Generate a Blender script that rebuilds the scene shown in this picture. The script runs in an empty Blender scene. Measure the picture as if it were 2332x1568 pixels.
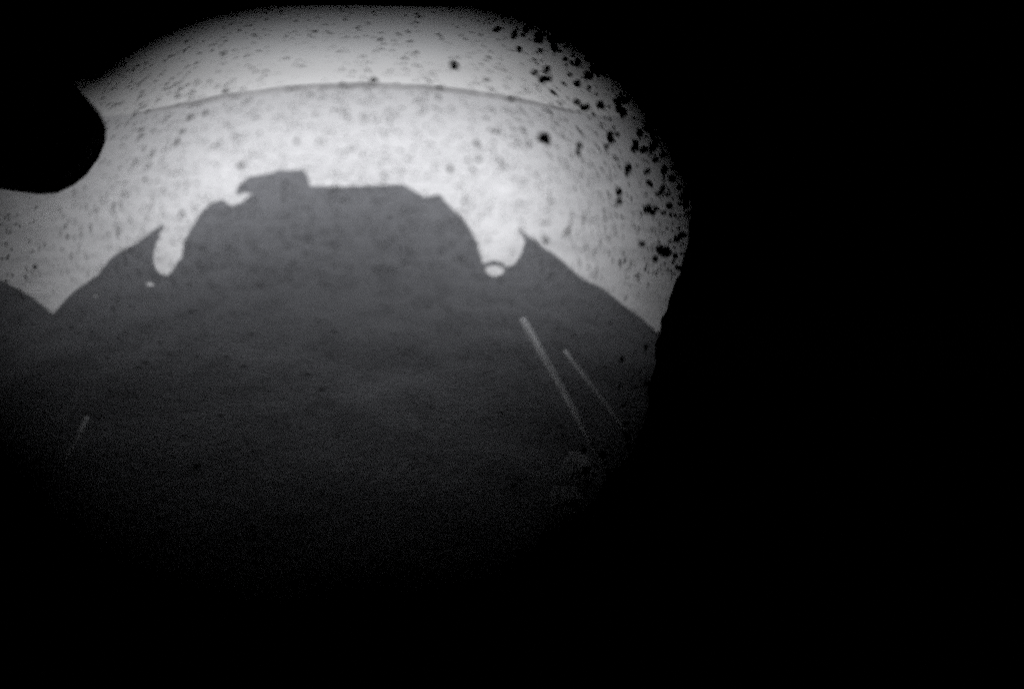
import bpy, bmesh, math, random
from mathutils import Vector, Matrix, noise
from mathutils.geometry import tessellate_polygon
R = math.radians
rnd = random.Random(7)
S = bpy.context.scene
COL = S.collection

# ------------------------------------------------------------------ camera
C = 0.70                      # height of the lens above the ground
PITCH = 31.0                  # degrees below the horizon
F = 1000.0 / 2332.0           # focal length as a share of the frame's width
CX, CY = 790.0, 784.0         # optical centre on a 2332 x 1568 frame
cam = bpy.data.cameras.new("camera")
co = bpy.data.objects.new("camera", cam)
COL.objects.link(co)
cam.sensor_fit = 'HORIZONTAL'
cam.sensor_width = 36.0
cam.lens = 36.0 * F
cam.shift_x = (1166.0 - CX) / 2332.0
cam.clip_start = 0.0004
cam.clip_end = 4000.0
co.location = (0, 0, C)
co.rotation_euler = (R(90 - PITCH), 0, 0)
cam.dof.use_dof = True
cam.dof.focus_distance = 0.28
LENS_R = 0.0024
cam.dof.aperture_fstop = cam.lens / 1000.0 / (2 * LENS_R)
S.camera = co

# ------------------------------------------------------------------ sky, sun, exposure
SUN_EL = 38.0
w = bpy.data.worlds.new("World")
S.world = w
w.use_nodes = True
nt = w.node_tree
bg = nt.nodes["Background"]
sky = nt.nodes.new("ShaderNodeTexSky")
sky.sky_type = 'NISHITA'
sky.sun_disc = False
sky.sun_elevation = R(SUN_EL)
sky.sun_rotation = R(180)
sky.air_density = 1.0
sky.dust_density = 0.6
sky.ozone_density = 1.0
gc = nt.nodes.new("ShaderNodeTexCoord")            # the far plain dips a little below eye level: keep the sky's horizon tone there
sx_ = nt.nodes.new("ShaderNodeSeparateXYZ"); cx3 = nt.nodes.new("ShaderNodeCombineXYZ")
mxz = nt.nodes.new("ShaderNodeMath"); mxz.operation = 'MAXIMUM'; mxz.inputs[1].default_value = 0.02
nt.links.new(gc.outputs["Generated"], sx_.inputs[0])
nt.links.new(sx_.outputs[0], cx3.inputs[0]); nt.links.new(sx_.outputs[1], cx3.inputs[1])
nt.links.new(sx_.outputs[2], mxz.inputs[0]); nt.links.new(mxz.outputs[0], cx3.inputs[2])
nt.links.new(cx3.outputs[0], sky.inputs[0])
hs = nt.nodes.new("ShaderNodeHueSaturation")
hs.inputs["Saturation"].default_value = 0.06
nt.links.new(sky.outputs[0], hs.inputs["Color"])
cool = nt.nodes.new("ShaderNodeMixRGB"); cool.blend_type = 'MULTIPLY'; cool.inputs[0].default_value = 1.0
cool.inputs[2].default_value = (0.985, 0.99, 1.025, 1)
nt.links.new(hs.outputs[0], cool.inputs[1])
nt.links.new(cool.outputs[0], bg.inputs[0])
bg.inputs[1].default_value = 0.065
sl = bpy.data.lights.new("sun", 'SUN')
sl.energy = 3.15
sl.angle = R(0.5)
sl.color = (1.0, 0.995, 0.99)
so = bpy.data.objects.new("sun", sl)
COL.objects.link(so)
so.location = (0, -20, 20)
so.rotation_euler = (R(90 - SUN_EL), 0, 0)      # shines towards +Y, from behind the lens
S.view_settings.view_transform = 'Standard'
S.view_settings.look = 'None'
S.view_settings.gamma = 1.0
S.view_settings.exposure = 1.2
S.cycles.max_bounces = 6
S.cycles.use_denoising = False

# ------------------------------------------------------------------ helpers
def mat(name, col, rough=0.8, metal=0.0, var=0.25, scale=20.0, bump=0.0, spec=0.3):
    m = bpy.data.materials.new(name)
    m.use_nodes = True
    n = m.node_tree.nodes; l = m.node_tree.links
    b = n["Principled BSDF"]
    b.inputs["Roughness"].default_value = rough
    b.inputs["Metallic"].default_value = metal
    b.inputs["Specular IOR Level"].default_value = spec
    tc = n.new("ShaderNodeTexCoord")
    nz = n.new("ShaderNodeTexNoise"); nz.inputs["Scale"].default_value = scale; nz.inputs["Detail"].default_value = 6
    l.new(tc.outputs["Object"], nz.inputs["Vector"])
    cr = n.new("ShaderNodeValToRGB")
    cr.color_ramp.elements[0].position = 0.3; cr.color_ramp.elements[1].position = 0.7
    cr.color_ramp.elements[0].color = [c * (1 - var) for c in col] + [1]
    cr.color_ramp.elements[1].color = [min(1, c * (1 + var)) for c in col] + [1]
    l.new(nz.outputs["Fac"], cr.inputs["Fac"])
    l.new(cr.outputs["Color"], b.inputs["Base Color"])
    if bump:
        bp = n.new("ShaderNodeBump"); bp.inputs["Strength"].default_value = bump; bp.inputs["Distance"].default_value = 0.01
        l.new(nz.outputs["Fac"], bp.inputs["Height"]); l.new(bp.outputs["Normal"], b.inputs["Normal"])
    return m

def link(name, bm, m, parent=None, smooth=False):
    bmesh.ops.recalc_face_normals(bm, faces=bm.faces[:])
    me = bpy.data.meshes.new(name)
    bm.to_mesh(me); bm.free()
    me.materials.append(m)
    if smooth:
        for p in me.polygons: p.use_smooth = True
    o = bpy.data.objects.new(name, me)
    COL.objects.link(o)
    if parent: o.parent = parent
    return o

def empty(name, loc=(0, 0, 0)):
    o = bpy.data.objects.new(name, None)
    o.location = loc
    COL.objects.link(o)
    return o

def prism(bm, poly, f0, f1, holes=()):
    """poly/holes: 2-D loops; f0/f1 turn a 2-D point into the 3-D point of the near / far face."""
    loops = [list(poly)] + [list(h) for h in holes]
    flat = [p for lp in loops for p in lp]
    tris = tessellate_polygon([[Vector((p[0], p[1], 0)) for p in lp] for lp in loops])
    a = [bm.verts.new(f0(p)) for p in flat]
    b = [bm.verts.new(f1(p)) for p in flat]
    for t in tris:
        for vs in (a, b):
            try: bm.faces.new([vs[i] for i in t])
            except ValueError: pass
    k = 0
    for lp in loops:
        n = len(lp)
        for i in range(n):
            j = (i + 1) % n
            bm.faces.new((a[k+i], a[k+j], b[k+j], b[k+i]))
        k += n

def plan(bm, poly, z0, z1, holes=()):
    prism(bm, poly, lambda p: (p[0], p[1], z0), lambda p: (p[0], p[1], z1), holes)

def box(bm, x0, x1, y0, y1, z0, z1, bev=0.0):
    g = bmesh.ops.create_cube(bm, size=1.0)
    for v in g['verts']:
        v.co = ((x0+x1)/2 + v.co.x*(x1-x0), (y0+y1)/2 + v.co.y*(y1-y0), (z0+z1)/2 + v.co.z*(z1-z0))
    if bev:
        es = list({e for v in g['verts'] for e in v.link_edges})
        bmesh.ops.bevel(bm, geom=es, offset=bev, segments=2, affect='EDGES')

def tube(bm, pts, r, seg=12):
    rings = []
    for i, p in enumerate(pts):
        p = Vector(p)
        d = (Vector(pts[min(i+1, len(pts)-1)]) - Vector(pts[max(i-1, 0)])).normalized()
        u = d.cross(Vector((0, 0, 1)))
        if u.length < 1e-3: u = d.cross(Vector((1, 0, 0)))
        u.normalize(); v = d.cross(u)
        rr = r[i] if isinstance(r, (list, tuple)) else r
        rings.append([bm.verts.new(p + (u*math.cos(2*math.pi*k/seg) + v*math.sin(2*math.pi*k/seg))*rr) for k in range(seg)])
    for a, b in zip(rings, rings[1:]):
        for k in range(seg):
            bm.faces.new((a[k], a[(k+1) % seg], b[(k+1) % seg], b[k]))
    bm.faces.new(rings[0]); bm.faces.new(rings[-1])

CP, SP = math.cos(R(PITCH)), math.sin(R(PITCH))
TE = math.tan(R(SUN_EL))
def ray(px, py):
    X, Y = (px - CX)/1000.0, (CY - py)/1000.0
    return Vector((X, CP + Y*SP, -SP + Y*CP))
def ground_at(px, py, z=0.0):
    d = ray(px, py)
    t = (C - z) / -d.z
    return (d.x*t, d.y*t)

# ------------------------------------------------------------------ materials
m_body = mat("rover_paint", (0.06, 0.06, 0.06), 0.7, var=0.2, scale=8)
m_under = mat("thermal_blanket", (0.009, 0.009, 0.009), 0.9, var=0.3, scale=12, bump=0.4, spec=0.05)
m_metal = mat("worn_metal", (0.62, 0.62, 0.62), 0.42, 0.25, var=0.22, scale=40, bump=0.1)
m_pale = mat("pale_paint", (0.86, 0.86, 0.86), 0.35, var=0.06, scale=30, spec=0.5)
m_wheel = mat("wheel_metal", (0.25, 0.25, 0.25), 0.6, 0.4, var=0.25, scale=20)
m_black = mat("black_anodised", (0.004, 0.004, 0.004), 0.95, var=0.3, scale=60, spec=0.0)
m_fine = bpy.data.materials.new("fine_dust"); m_fine.use_nodes = True
fn = m_fine.node_tree.nodes; fn.remove(fn["Principled BSDF"])
tl = fn.new("ShaderNodeBsdfTranslucent"); df = fn.new("ShaderNodeBsdfDiffuse"); mx = fn.new("ShaderNodeMixShader")
vn = fn.new("ShaderNodeTexNoise"); vn.inputs["Scale"].default_value = 300
rp = fn.new("ShaderNodeValToRGB"); rp.color_ramp.elements[0].color = (.3, .3, .3, 1); rp.color_ramp.elements[1].color = (.6, .6, .6, 1)
fl_ = m_fine.node_tree.links
fl_.new(vn.outputs["Fac"], rp.inputs[0]); fl_.new(rp.outputs[0], tl.inputs[0]); fl_.new(rp.outputs[0], df.inputs[0])
mx.inputs[0].default_value = 0.25
fl_.new(tl.outputs[0], mx.inputs[1]); fl_.new(df.outputs[0], mx.inputs[2]); fl_.new(mx.outputs[0], fn["Material Output"].inputs[0])
m_dust = mat("dust_grains", (0.05, 0.05, 0.05), 1.0, var=0.5, scale=400, spec=0.0)

# ------------------------------------------------------------------ ground
def fall(x, y):
    """the plain is a broad swell: it drops away to both sides in the distance"""
    r = math.hypot(x, y)
    if y <= 0 or r < 6: return 0.0
    s = min(1.0, (r - 6) / 40.0); s = s*s*(3 - 2*s)
    X = (x / max(y, 1e-3)) / 1.2 - 0.03
    return -r * s * (0.011 + 0.12 * (1 - math.exp(-(X*X) * 3.0)))
def micro(x, y):
    v = Vector((x, y, 0))
    return 0.014*noise.noise(v*2.1) + 0.009*noise.noise(v*6.3) + 0.03*noise.noise(v*0.35)*min(1, math.hypot(x, y)/5)
bm = bmesh.new()
rad = [0.0]
r = 0.12
while r < 900:
    rad.append(r); r *= 1.033
N = 320
rows = []
for r in rad:
    rows.append([bm.verts.new((r*math.sin(2*math.pi*k/N), r*math.cos(2*math.pi*k/N),
                 fall(r*math.sin(2*math.pi*k/N), r*math.cos(2*math.pi*k/N)) + micro(r*math.sin(2*math.pi*k/N), r*math.cos(2*math.pi*k/N)))) for k in range(N)] if r > 0
                else [bm.verts.new((0, 0, micro(0, 0)))])
for k in range(N):
    bm.faces.new((rows[0][0], rows[1][k], rows[1][(k+1) % N]))
for a, b in zip(rows[1:], rows[2:]):
    for k in range(N):
        bm.faces.new((a[k], a[(k+1) % N], b[(k+1) % N], b[k]))
mg = bpy.data.materials.new("regolith"); mg.use_nodes = True
n = mg.node_tree.nodes; l = mg.node_tree.links
b = n["Principled BSDF"]; b.inputs["Roughness"].default_value = 0.95; b.inputs["Specular IOR Level"].default_value = 0.1
tc = n.new("ShaderNodeTexCoord")
def nz(scale, detail=5, rough=0.6):
    q = n.new("ShaderNodeTexNoise"); q.inputs["Scale"].default_value = scale
    q.inputs["Detail"].default_value = detail; q.inputs["Roughness"].default_value = rough
    l.new(tc.outputs["Object"], q.inputs["Vector"]); return q
big, mid, fine = nz(1.3), nz(9.0), nz(45.0, 3)
ad = n.new("ShaderNodeMath"); ad.operation = 'MULTIPLY_ADD'; ad.inputs[1].default_value = 0.35
l.new(big.outputs["Fac"], ad.inputs[0]); l.new(mid.outputs["Fac"], ad.inputs[2])
ad2 = n.new("ShaderNodeMath"); ad2.operation = 'MULTIPLY_ADD'; ad2.inputs[1].default_value = 0.6
l.new(fine.outputs["Fac"], ad2.inputs[0]); l.new(ad.outputs[0], ad2.inputs[2])
cr = n.new("ShaderNodeValToRGB")
cr.color_ramp.elements[0].position = 0.70; cr.color_ramp.elements[0].color = (0.28, 0.281, 0.288, 1)
cr.color_ramp.elements[1].position = 1.20; cr.color_ramp.elements[1].color = (0.42, 0.422, 0.432, 1)
l.new(ad2.outputs[0], cr.inputs["Fac"]); l.new(cr.outputs[0], b.inputs["Base Color"])
bp = n.new("ShaderNodeBump"); bp.inputs["Strength"].default_value = 0.3; bp.inputs["Distance"].default_value = 0.02
l.new(ad2.outputs[0], bp.inputs["Height"]); l.new(bp.outputs["Normal"], b.inputs["Normal"])
g = link("ground", bm, mg, smooth=True); g["kind"] = "structure"

# far dark ridge that just shows over the swell
bm = bmesh.new()
prev = None
for i in range(161):
    az = R(-40 + 80*i/160)
    x0, y0 = 620*math.sin(az), 620*math.cos(az)
    base = fall(x0, y0)
    hgt = 620*(0.0110 + 0.0018*noise.noise(Vector((az*14, 3, 0))) + 0.0012*noise.noise(Vector((az*60, 9, 0)))) * max(0.15, 1 - (az/R(36))**2)
    cur = []
    for dr, dz in ((-25, -8), (-6, 0.75*hgt), (0, hgt), (12, hgt*0.8), (60, -8)):
        rr = 620 + dr
        cur.append(bm.verts.new((rr*math.sin(az), rr*math.cos(az), base*rr/620 + dz)))
    if prev:
        for a in range(4): bm.faces.new((prev[a], cur[a], cur[a+1], prev[a+1]))
    prev = cur
hl = link("hills", bm, mat("dark_rock", (0.21, 0.21, 0.215), 0.95, var=0.3, scale=0.05), smooth=True); hl["kind"] = "structure"

# loose stones lying about: nobody could count them
tb_ = bmesh.new(); bmesh.ops.create_icosphere(tb_, subdivisions=1, radius=1.0)
ICO_V = [v.co.copy() for v in tb_.verts]; ICO_F = [[v.index for v in f.verts] for f in tb_.faces]; tb_.free()
def lump(bm, f, mi=0):
    vs = [bm.verts.new(f(v)) for v in ICO_V]
    for t in ICO_F:
        bm.faces.new([vs[i] for i in t]).material_index = mi
bm = bmesh.new()
def stone(bm, x, y, z, s):
    rot = Matrix.Rotation(rnd.uniform(0, 6.3), 3, 'Z')
    sx, sy, sz = s*rnd.uniform(.7, 1.4), s*rnd.uniform(.6, 1.1), s*rnd.uniform(.35, .7)
    def f(v):
        q = v * rnd.uniform(.8, 1.15)
        return rot @ Vector((q.x*sx, q.y*sy, q.z*sz)) + Vector((x, y, z + sz*0.35))
    lump(bm, f)
for i in range(2200):
    y = 0.3 + 14*rnd.random()**1.8
    x = rnd.uniform(-1, 1)*(1.2 + 0.95*y)
    stone(bm, x, y, fall(x, y) + micro(x, y), 0.003 + 0.009*rnd.random()**4 * (1 + 0.2*y) * (0.6 if y < 2.4 else 1.3))
gr = link("gravel", bm, mat("pebble", (0.30, 0.30, 0.305), 0.95, var=0.3, scale=6)); gr["kind"] = "stuff"
gr["label"] = "small loose stones strewn over the pale ground"; gr["category"] = "gravel"

# ------------------------------------------------------------------ rover (its shadow fills the foreground)
rover = empty("rover", (0, 0, 0))
rover["label"] = "boxy rover casting the big dark shadow, only its thin pale struts in view"
rover["category"] = "rover"
ZT, ZB = 1.44*C, 1.38*C
def at_deck(px, py, z):
    x, y = ground_at(px, py)
    return (x, y - z/TE)
# body: plan outline whose front and sides throw the shadow's edges
right_edge = [(918, 424), (932, 431), (966, 448), (984, 446), (1001, 443), (1026, 473), (1061, 508), (1081, 544), (1091, 580), (1098, 600), (1100, 640), (1085, 690)]
left_edge = [(700, 426), (610, 432), (575, 444), (556, 458), (545, 464), (529, 471), (508, 455), (483, 463), (463, 478), (440, 513), (428, 543), (419, 575), (403, 604), (390, 640), (382, 690)]
plan_pts = [at_deck(*p, ZT) for p in left_edge[::-1]] + [at_deck(790, 427, ZT), at_deck(880, 425, ZT)] + [at_deck(*p, ZT) for p in right_edge]
yb = -2.5*C
plan_pts = [(plan_pts[0][0], yb)] + plan_pts + [(plan_pts[-1][0], yb)]
plan_front = max(p[1] for p in plan_pts); ZD = ZB
bm = bmesh.new(); plan(bm, plan_pts, ZD, ZT)
link("deck", bm, m_under, rover)
bm = bmesh.new(); box(bm, -1.0*C, 0.8*C, yb, 1.5*C, ZT + 0.002, 1.95*C, 0.015)
link("body", bm, m_under, rover)
# mast with its head, lying on the deck at the front left
hy = at_deck(562, 447, ZT)[1] - 0.02*C
def at_mast(px, py):
    x, y = ground_at(px, py)
    return (x, (y - hy)*TE)
head = [(536, 436), (549, 418), (569, 404), (600, 402), (619, 398), (634, 390), (662, 393), (690, 389), (700, 403), (706, 424), (706, 440), (590, 446), (562, 440), (556, 437), (546, 446)]
hp = [at_mast(*p) for p in head]
bm = bmesh.new()
prism(bm, hp, lambda p: (p[0], hy - 0.02*C, p[1]), lambda p: (p[0], hy + 0.02*C, p[1]))
link("mast_head", bm, m_body, rover)
# unseen chassis box behind the lens, brought low to block skylight from behind
bm = bmesh.new(); box(bm, -1.1*C, 1.1*C, -2.4*C, -0.16*C, 0.12*C, ZB - 0.003, 0.02)
link("chassis", bm, m_under, rover)
# added unseen plates at both sides, cut to throw the shadow's pointed wings
FZ = ZB - 0.02
fl = [(372, 508), (352, 518), (312, 554), (267, 574), (247, 589), (221, 624), (166, 659), (111, 715), (72, 682), (30, 655), (-60, 610)]
li = [(366, 524), (356, 550), (347, 588), (351, 610), (363, 624), (377, 629), (388, 620), (406, 590)]
po = [at_deck(*p, FZ) for p in fl] ; pi = [at_deck(*p, FZ) for p in li]
outer_l = po[7][0]
poly = [(-0.6*C, yb), (-0.6*C, pi[-1][1])] + pi[::-1] + po + [(po[-1][0] - 0.1, po[-1][1] - 0.5), (outer_l, po[7][1] - 0.9), (outer_l, yb)]
spot = [at_deck(342 + 9*math.cos(a), 648 + 5*math.sin(a), FZ) for a in [k*math.pi/5 for k in range(10)]]
spot2 = [at_deck(216 + 4*math.cos(a), 674 + 4*math.sin(a), FZ) for a in [k*math.pi/4 for k in range(8)]]
bm = bmesh.new(); plan(bm, poly, FZ - 0.008, FZ, [spot, spot2])
link("shadow_plate", bm, m_under, rover)
fr = [(1177, 517), (1207, 539), (1243, 569), (1288, 599), (1323, 629), (1368, 654), (1414, 690), (1454, 720), (1494, 757)]
ri = [(1190, 535), (1196, 554), (1187, 580), (1172, 602), (1158, 606), (1146, 598), (1127, 591), (1112, 595), (1100, 600), (1091, 580)]
po = [at_deck(*p, FZ) for p in fr]; pi = [at_deck(*p, FZ) for p in ri]
outer_r = po[-1][0]
poly = [(0.5*C, yb), (0.5*C, pi[-1][1])] + pi[::-1] + po + [(outer_r, yb)]
hole = [at_deck(1127 + (23 - 7*math.sin(a))*math.cos(a), 616 + 14*math.sin(a), FZ) for a in [k*math.pi/7 for k in range(14)]]
bm = bmesh.new(); plan(bm, poly, FZ - 0.008, FZ, [hole])
link("shadow_plate", bm, m_under, rover)
# added unseen panels that keep skylight from the sides off the ground below
for s, xo in ((-1, outer_l), (1, outer_r)):
    bm = bmesh.new()
    prof = [(yb, 0.08*C), (1.35*C, 0.08*C), (1.5*C, 0.4*C), (1.5*C, FZ - 0.010), (yb, FZ - 0.010)]
    xa, xb = xo - s*0.055, xo - s*0.08
    prism(bm, prof, lambda p: (xa, p[0], p[1]), lambda p: (xb, p[0], p[1]))
    link("shade_panel", bm, m_under, rover)
# six wheels with hubs, out of view beside the chassis
for s, xo in ((-1, outer_l), (1, outer_r)):
    for yw in (0.05*C, -1.1*C, -2.2*C):
        bm = bmesh.new()
        rw = 0.33*C; xc = xo + s*0.22*C
        prof = [(-.2, .80), (-.2, .97), (-.17, 1.0), (.17, 1.0), (.2, .97), (.2, .80)]
        seg = 36; rings = []
        for k in range(seg):
            a = 2*math.pi*k/seg
            bump_ = 1.03 if k % 2 else 1.0
            rings.append([bm.verts.new((xc + q*C, yw + rw*rr*bump_*math.cos(a), rw*1.02 + rw*rr*bump_*math.sin(a))) for q, rr in prof])
        for k in range(seg):
            a, b2 = rings[k], rings[(k+1) % seg]
            for j in range(len(prof)):
                jj = (j+1) % len(prof)
                bm.faces.new((a[j], a[jj], b2[jj], b2[j]))
        wh = link("wheel", bm, m_wheel, rover)
        bm = bmesh.new()
        tube(bm, [(xc - .1*C, yw, rw*1.02), (xc + .1*C, yw, rw*1.02)], rw*.3, 16)
        for k in range(8):
            a = 2*math.pi*k/8
            tube(bm, [(xc, yw + rw*.25*math.cos(a), rw*1.02 + rw*.25*math.sin(a)), (xc, yw + rw*.84*math.cos(a), rw*1.02 + rw*.84*math.sin(a))], 0.012, 6)
        link("hub", bm, m_wheel, wh)
# thin struts running forward low over the ground
def strut(px0, px1, z, rr, tail):
    a = Vector((*ground_at(*px0, z), z)); b_ = Vector((*ground_at(*px1, z), z))
    bm = bmesh.new()
    end = b_ + (b_ - a).normalized()*tail
    tube(bm, [a, a.lerp(b_, .5), b_, end], [rr, rr*.9, rr*.62, rr*.45], 14)
    return bm
st = link("strut", strut((1192, 730), (1304, 928), 0.08*C, 0.0104, 0.22), m_pale, rover, True)
st["label"] = "long pale strut catching the light at the right"
link("strut", strut((1288, 802), (1430, 985), 0.08*C, 0.0062, 0.25), m_metal, rover, True)
link("strut", strut((196, 955), (150, 1040), 0.08*C, 0.0062, 0.03), m_metal, rover, True)
bm = bmesh.new()
bx, by = ground_at(1326, 1050, 0.08*C)
box(bm, bx - .022, bx + .028, by - .035, by + .035, 0.01*C, 0.085*C, 0.015)
bx2, by2 = ground_at(1304, 1120, 0.08*C)
box(bm, bx2 - .03, bx2 + .032, by2 - .028, by2 + .03, 0.01*C, 0.07*C, 0.015)
link("clamp", bm, m_metal, rover)

# ------------------------------------------------------------------ the lens, its cover and the dust on it
cover = empty("dust_cover", (0, 0, 0))
cover["label"] = "black round dust cover rim of the camera with a knob at upper left"
cover["category"] = "dust cover"
AX = Vector((0, CP, -SP)); UP = Vector((0, SP, CP)); RT = Vector((1, 0, 0)); O = Vector((0, 0, C))
def P(x, y, z): return O + RT*x + UP*y + AX*z
def hp_(px, py, z): return ((px - CX)/1000.0*z, (CY - py)/1000.0*z)
ZC = 0.120
rim = [(-60, 185), (164, 186), (192, 152), (240, 122), (318, 88), (388, 54), (440, 28), (515, 8), (600, -2), (700, -4), (800, -8), (950, -4), (1100, 6), (1180, 22), (1250, 50), (1310, 92),
       (1370, 145), (1430, 210), (1490, 276), (1535, 338), (1566, 400), (1578, 470), (1570, 540), (1556, 610), (1534, 660), (1512, 720), (1500, 770), (1492, 830), (1476, 900), (1466, 980),
       (1434, 1040), (1384, 1086), (1352, 1146), (1300, 1188), (1240, 1214), (1200, 1260), (1150, 1320), (1080, 1400), (900, 1480), (700, 1510), (480, 1490), (300, 1400), (140, 1280), (20, 1120), (-60, 950), (-60, 700)]
def jag(lp, amp):
    out = []
    for i, p in enumerate(lp):
        q = lp[(i+1) % len(lp)]
        L = math.hypot(q[0]-p[0], q[1]-p[1]); m_ = max(1, int(L/12))
        for k in range(m_):
            t = k/m_
            x, y = p[0] + (q[0]-p[0])*t, p[1] + (q[1]-p[1])*t
            a = amp if x > 1200 else amp*0.15
            out.append((x + a*noise.noise(Vector((x*.03, y*.03, 1))), y + a*noise.noise(Vector((x*.03, y*.03, 8)))))
    return out
hole = [hp_(x, y, ZC) for x, y in jag(rim, 9)]
outer = [(-0.125, -0.125), (0.215, -0.125), (0.215, 0.125), (-0.125, 0.125)]
bm = bmesh.new()
prism(bm, outer, lambda p: P(p[0], p[1], ZC - 0.002), lambda p: P(p[0], p[1], ZC + 0.002), [hole])
# the walls of the housing run back from the plate to the chassis
for (xa, xb, ya, yb_) in ((-0.129, -0.1255, -0.129, 0.129), (0.2155, 0.219, -0.129, 0.129), (-0.125, 0.215, 0.1255, 0.129), (-0.125, 0.215, -0.129, -0.1255)):
    q = [(xa, ya), (xb, ya), (xb, yb_), (xa, yb_)]
    prism(bm, q, lambda p: P(p[0], p[1], -0.03), lambda p: P(p[0], p[1], ZC + 0.002))
prism(bm, [(-0.125, -0.125), (0.215, -0.125), (0.215, 0.125), (-0.125, 0.125)], lambda p: P(p[0], p[1], -0.03), lambda p: P(p[0], p[1], -0.027))
link("rim", bm, m_black, cover)
bm = bmesh.new()
bw = P(0.045, -0.05, -0.032)
tube(bm, [bw, (bw.x, -0.165*C, bw.z)], 0.02, 14)
link("bracket", bm, m_black, cover)
# round knob of the latch
kn = [(-70, 186), (164, 184), (196, 211), (221, 237), (236, 267), (237, 302), (221, 342), (191, 383), (161, 408), (121, 427), (75, 430), (30, 424), (-70, 410)]
bm = bmesh.new()
ZK = ZC + 0.012
prism(bm, [hp_(x - 16, y, ZK) for x, y in kn], lambda p: P(p[0]*(1 - 0.008/ZK), p[1]*(1 - 0.008/ZK), ZK - 0.008), lambda p: P(p[0], p[1], ZK + 0.006))
link("knob", bm, m_black, cover)
# clear pane
mp = bpy.data.materials.new("clear_pane"); mp.use_nodes = True
pn = mp.node_tree.nodes; pn.remove(pn["Principled BSDF"])
tb = pn.new("ShaderNodeBsdfTransparent"); tb.inputs[0].default_value = (1, 1, 1, 1)
mp.node_tree.links.new(tb.outputs[0], pn["Material Output"].inputs[0])
bm = bmesh.new()
prism(bm, [(x*1.02, y*1.02) for x, y in hole[::4]], lambda p: P(p[0], p[1], ZC + 0.0028), lambda p: P(p[0], p[1], ZC + 0.0036))
link("pane", bm, mp, cover)
# added lip close before the lens, shaped to darken the frame's edges and bottom
mm = 0.001
# direction (degrees round the axis): slope where the lip hides everything, slope where it hides nothing
LIP = [(0, .80, .18), (18, .88, .36), (45, .88, .50), (90, .80, .45), (135, .85, .47), (165, 1.08, .28), (182, .88, .02), (225, .69, -.2), (247, .56, -.46), (270, .50, -.54), (293, .54, -.46), (315, .67, -.12), (360, .80, .18)]
def lip(deg):
    for p, q in zip(LIP, LIP[1:]):
        if p[0] <= deg <= q[0]:
            t = (deg - p[0])/(q[0] - p[0]); t = t*t*(3 - 2*t)
            s0, s1 = p[1] + (q[1] - p[1])*t, p[2] + (q[2] - p[2])*t
            d = 2*LENS_R/(s0 - s1)
            return s0*d - LENS_R, d
bm = bmesh.new()
ring = []
NB = 96
for k in range(NB):
    a = 2*math.pi*k/NB
    bb, z = lip(math.degrees(a))
    x, y, z = bb*math.cos(a)/mm, bb*math.sin(a)/mm, z/mm
    ring.append([bm.verts.new(P((x + g_*math.cos(a))*mm, (y + g_*math.sin(a))*mm, (z + dz)*mm)) for g_, dz in ((0, 0), (0, 0.15), (16, 0.05), (16, -0.6))])
for k in range(NB):
    a, b_ = ring[k], ring[(k+1) % NB]
    for j in range(4):
        bm.faces.new((a[j], a[(j+1) % 4], b_[(j+1) % 4], b_[j]))
link("vignette_lip", bm, m_black, cover)

# dust grains stuck to the pane
bm = bmesh.new()
def grain(px, py, s, asp=1.0, ang=None, mi=0):
    z = ZC + 0.0045
    c0 = P(*hp_(px, py, z), z)
    ang = rnd.uniform(0, 6.3) if ang is None else ang
    rs = s*z/1000.0
    ca, sa = math.cos(ang), math.sin(ang)
    def f(v):
        q = v*rnd.uniform(.75, 1.2)
        x, y = q.x*rs*asp, q.y*rs/asp
        return c0 + RT*(x*ca - y*sa) + UP*(x*sa + y*ca) + AX*(q.z*rs*.4)
    lump(bm, f, mi)
BIG = [(1235, 316, 13), (1244, 326, 7), (1033, 155, 10), (850, 187, 9), (1085, 327, 7), (548, 379, 8), (1025, 385, 7), (1505, 575, 15), (1493, 566, 9), (1454, 556, 8), (1215, 172, 8),
       (1232, 186, 10), (1246, 186, 7), (1310, 150, 10), (1350, 160, 14), (1362, 170, 10), (1308, 198, 9), (1330, 178, 8), (1308, 238, 9), (1328, 250, 11), (1360, 244, 9), (1402, 250, 10),
       (1412, 265, 10), (1472, 285, 13), (1468, 300, 10), (1424, 386, 10), (1420, 398, 7), (1403, 440, 9), (1403, 460, 8), (1468, 478, 10), (1478, 486, 7), (1375, 338, 7), (1467, 393, 9),
       (1315, 335, 8), (1312, 350, 7), (1290, 525, 7), (1440, 330, 9), (1400, 310, 6), (1130, 300, 6), (470, 260, 6), (435, 270, 6), (405, 325, 6), (515, 212, 7), (1160, 230, 6), (1000, 205, 5)]
for px, py, s in BIG:
    grain(px, py, s*1.12, rnd.uniform(.85, 1.25))
for i in range(240):                                   # crowded along the right-hand edge
    t = rnd.random()
    a = R(-40 + 105*t)
    rr = 800 - abs(rnd.gauss(0, 48))
    px, py = 795 + rr*math.cos(a), 650 - rr*math.sin(a)*0.86
    grain(px, py, 4 + 8*rnd.random()**2, rnd.uniform(.8, 1.3))
for i in range(22000):
    px, py = rnd.uniform(0, 1570), rnd.uniform(10, 1000)
    q = noise.noise(Vector((px*.02, py*.02, 4)))
    if rnd.random() > 0.55 + 0.9*q or (py > 640 and rnd.random() < .8) or ((py < 190 or px < 260) and rnd.random() < .45): continue
    grain(px, py, 1.3 + 2.3*rnd.random()**2, rnd.uniform(.85, 1.2), None, 1)
for i in range(120):
    px, py = 1570*rnd.random()**.5, rnd.uniform(30, 760)
    grain(px, py, 2.2 + 4.0*rnd.random()**2, rnd.uniform(.8, 1.4), None, rnd.randrange(2))
du = link("dust", bm, m_dust); du.data.materials.append(m_fine); du["kind"] = "stuff"
du["label"] = "dark dust grains stuck to the clear cover, thickest at the right"; du["category"] = "dust"
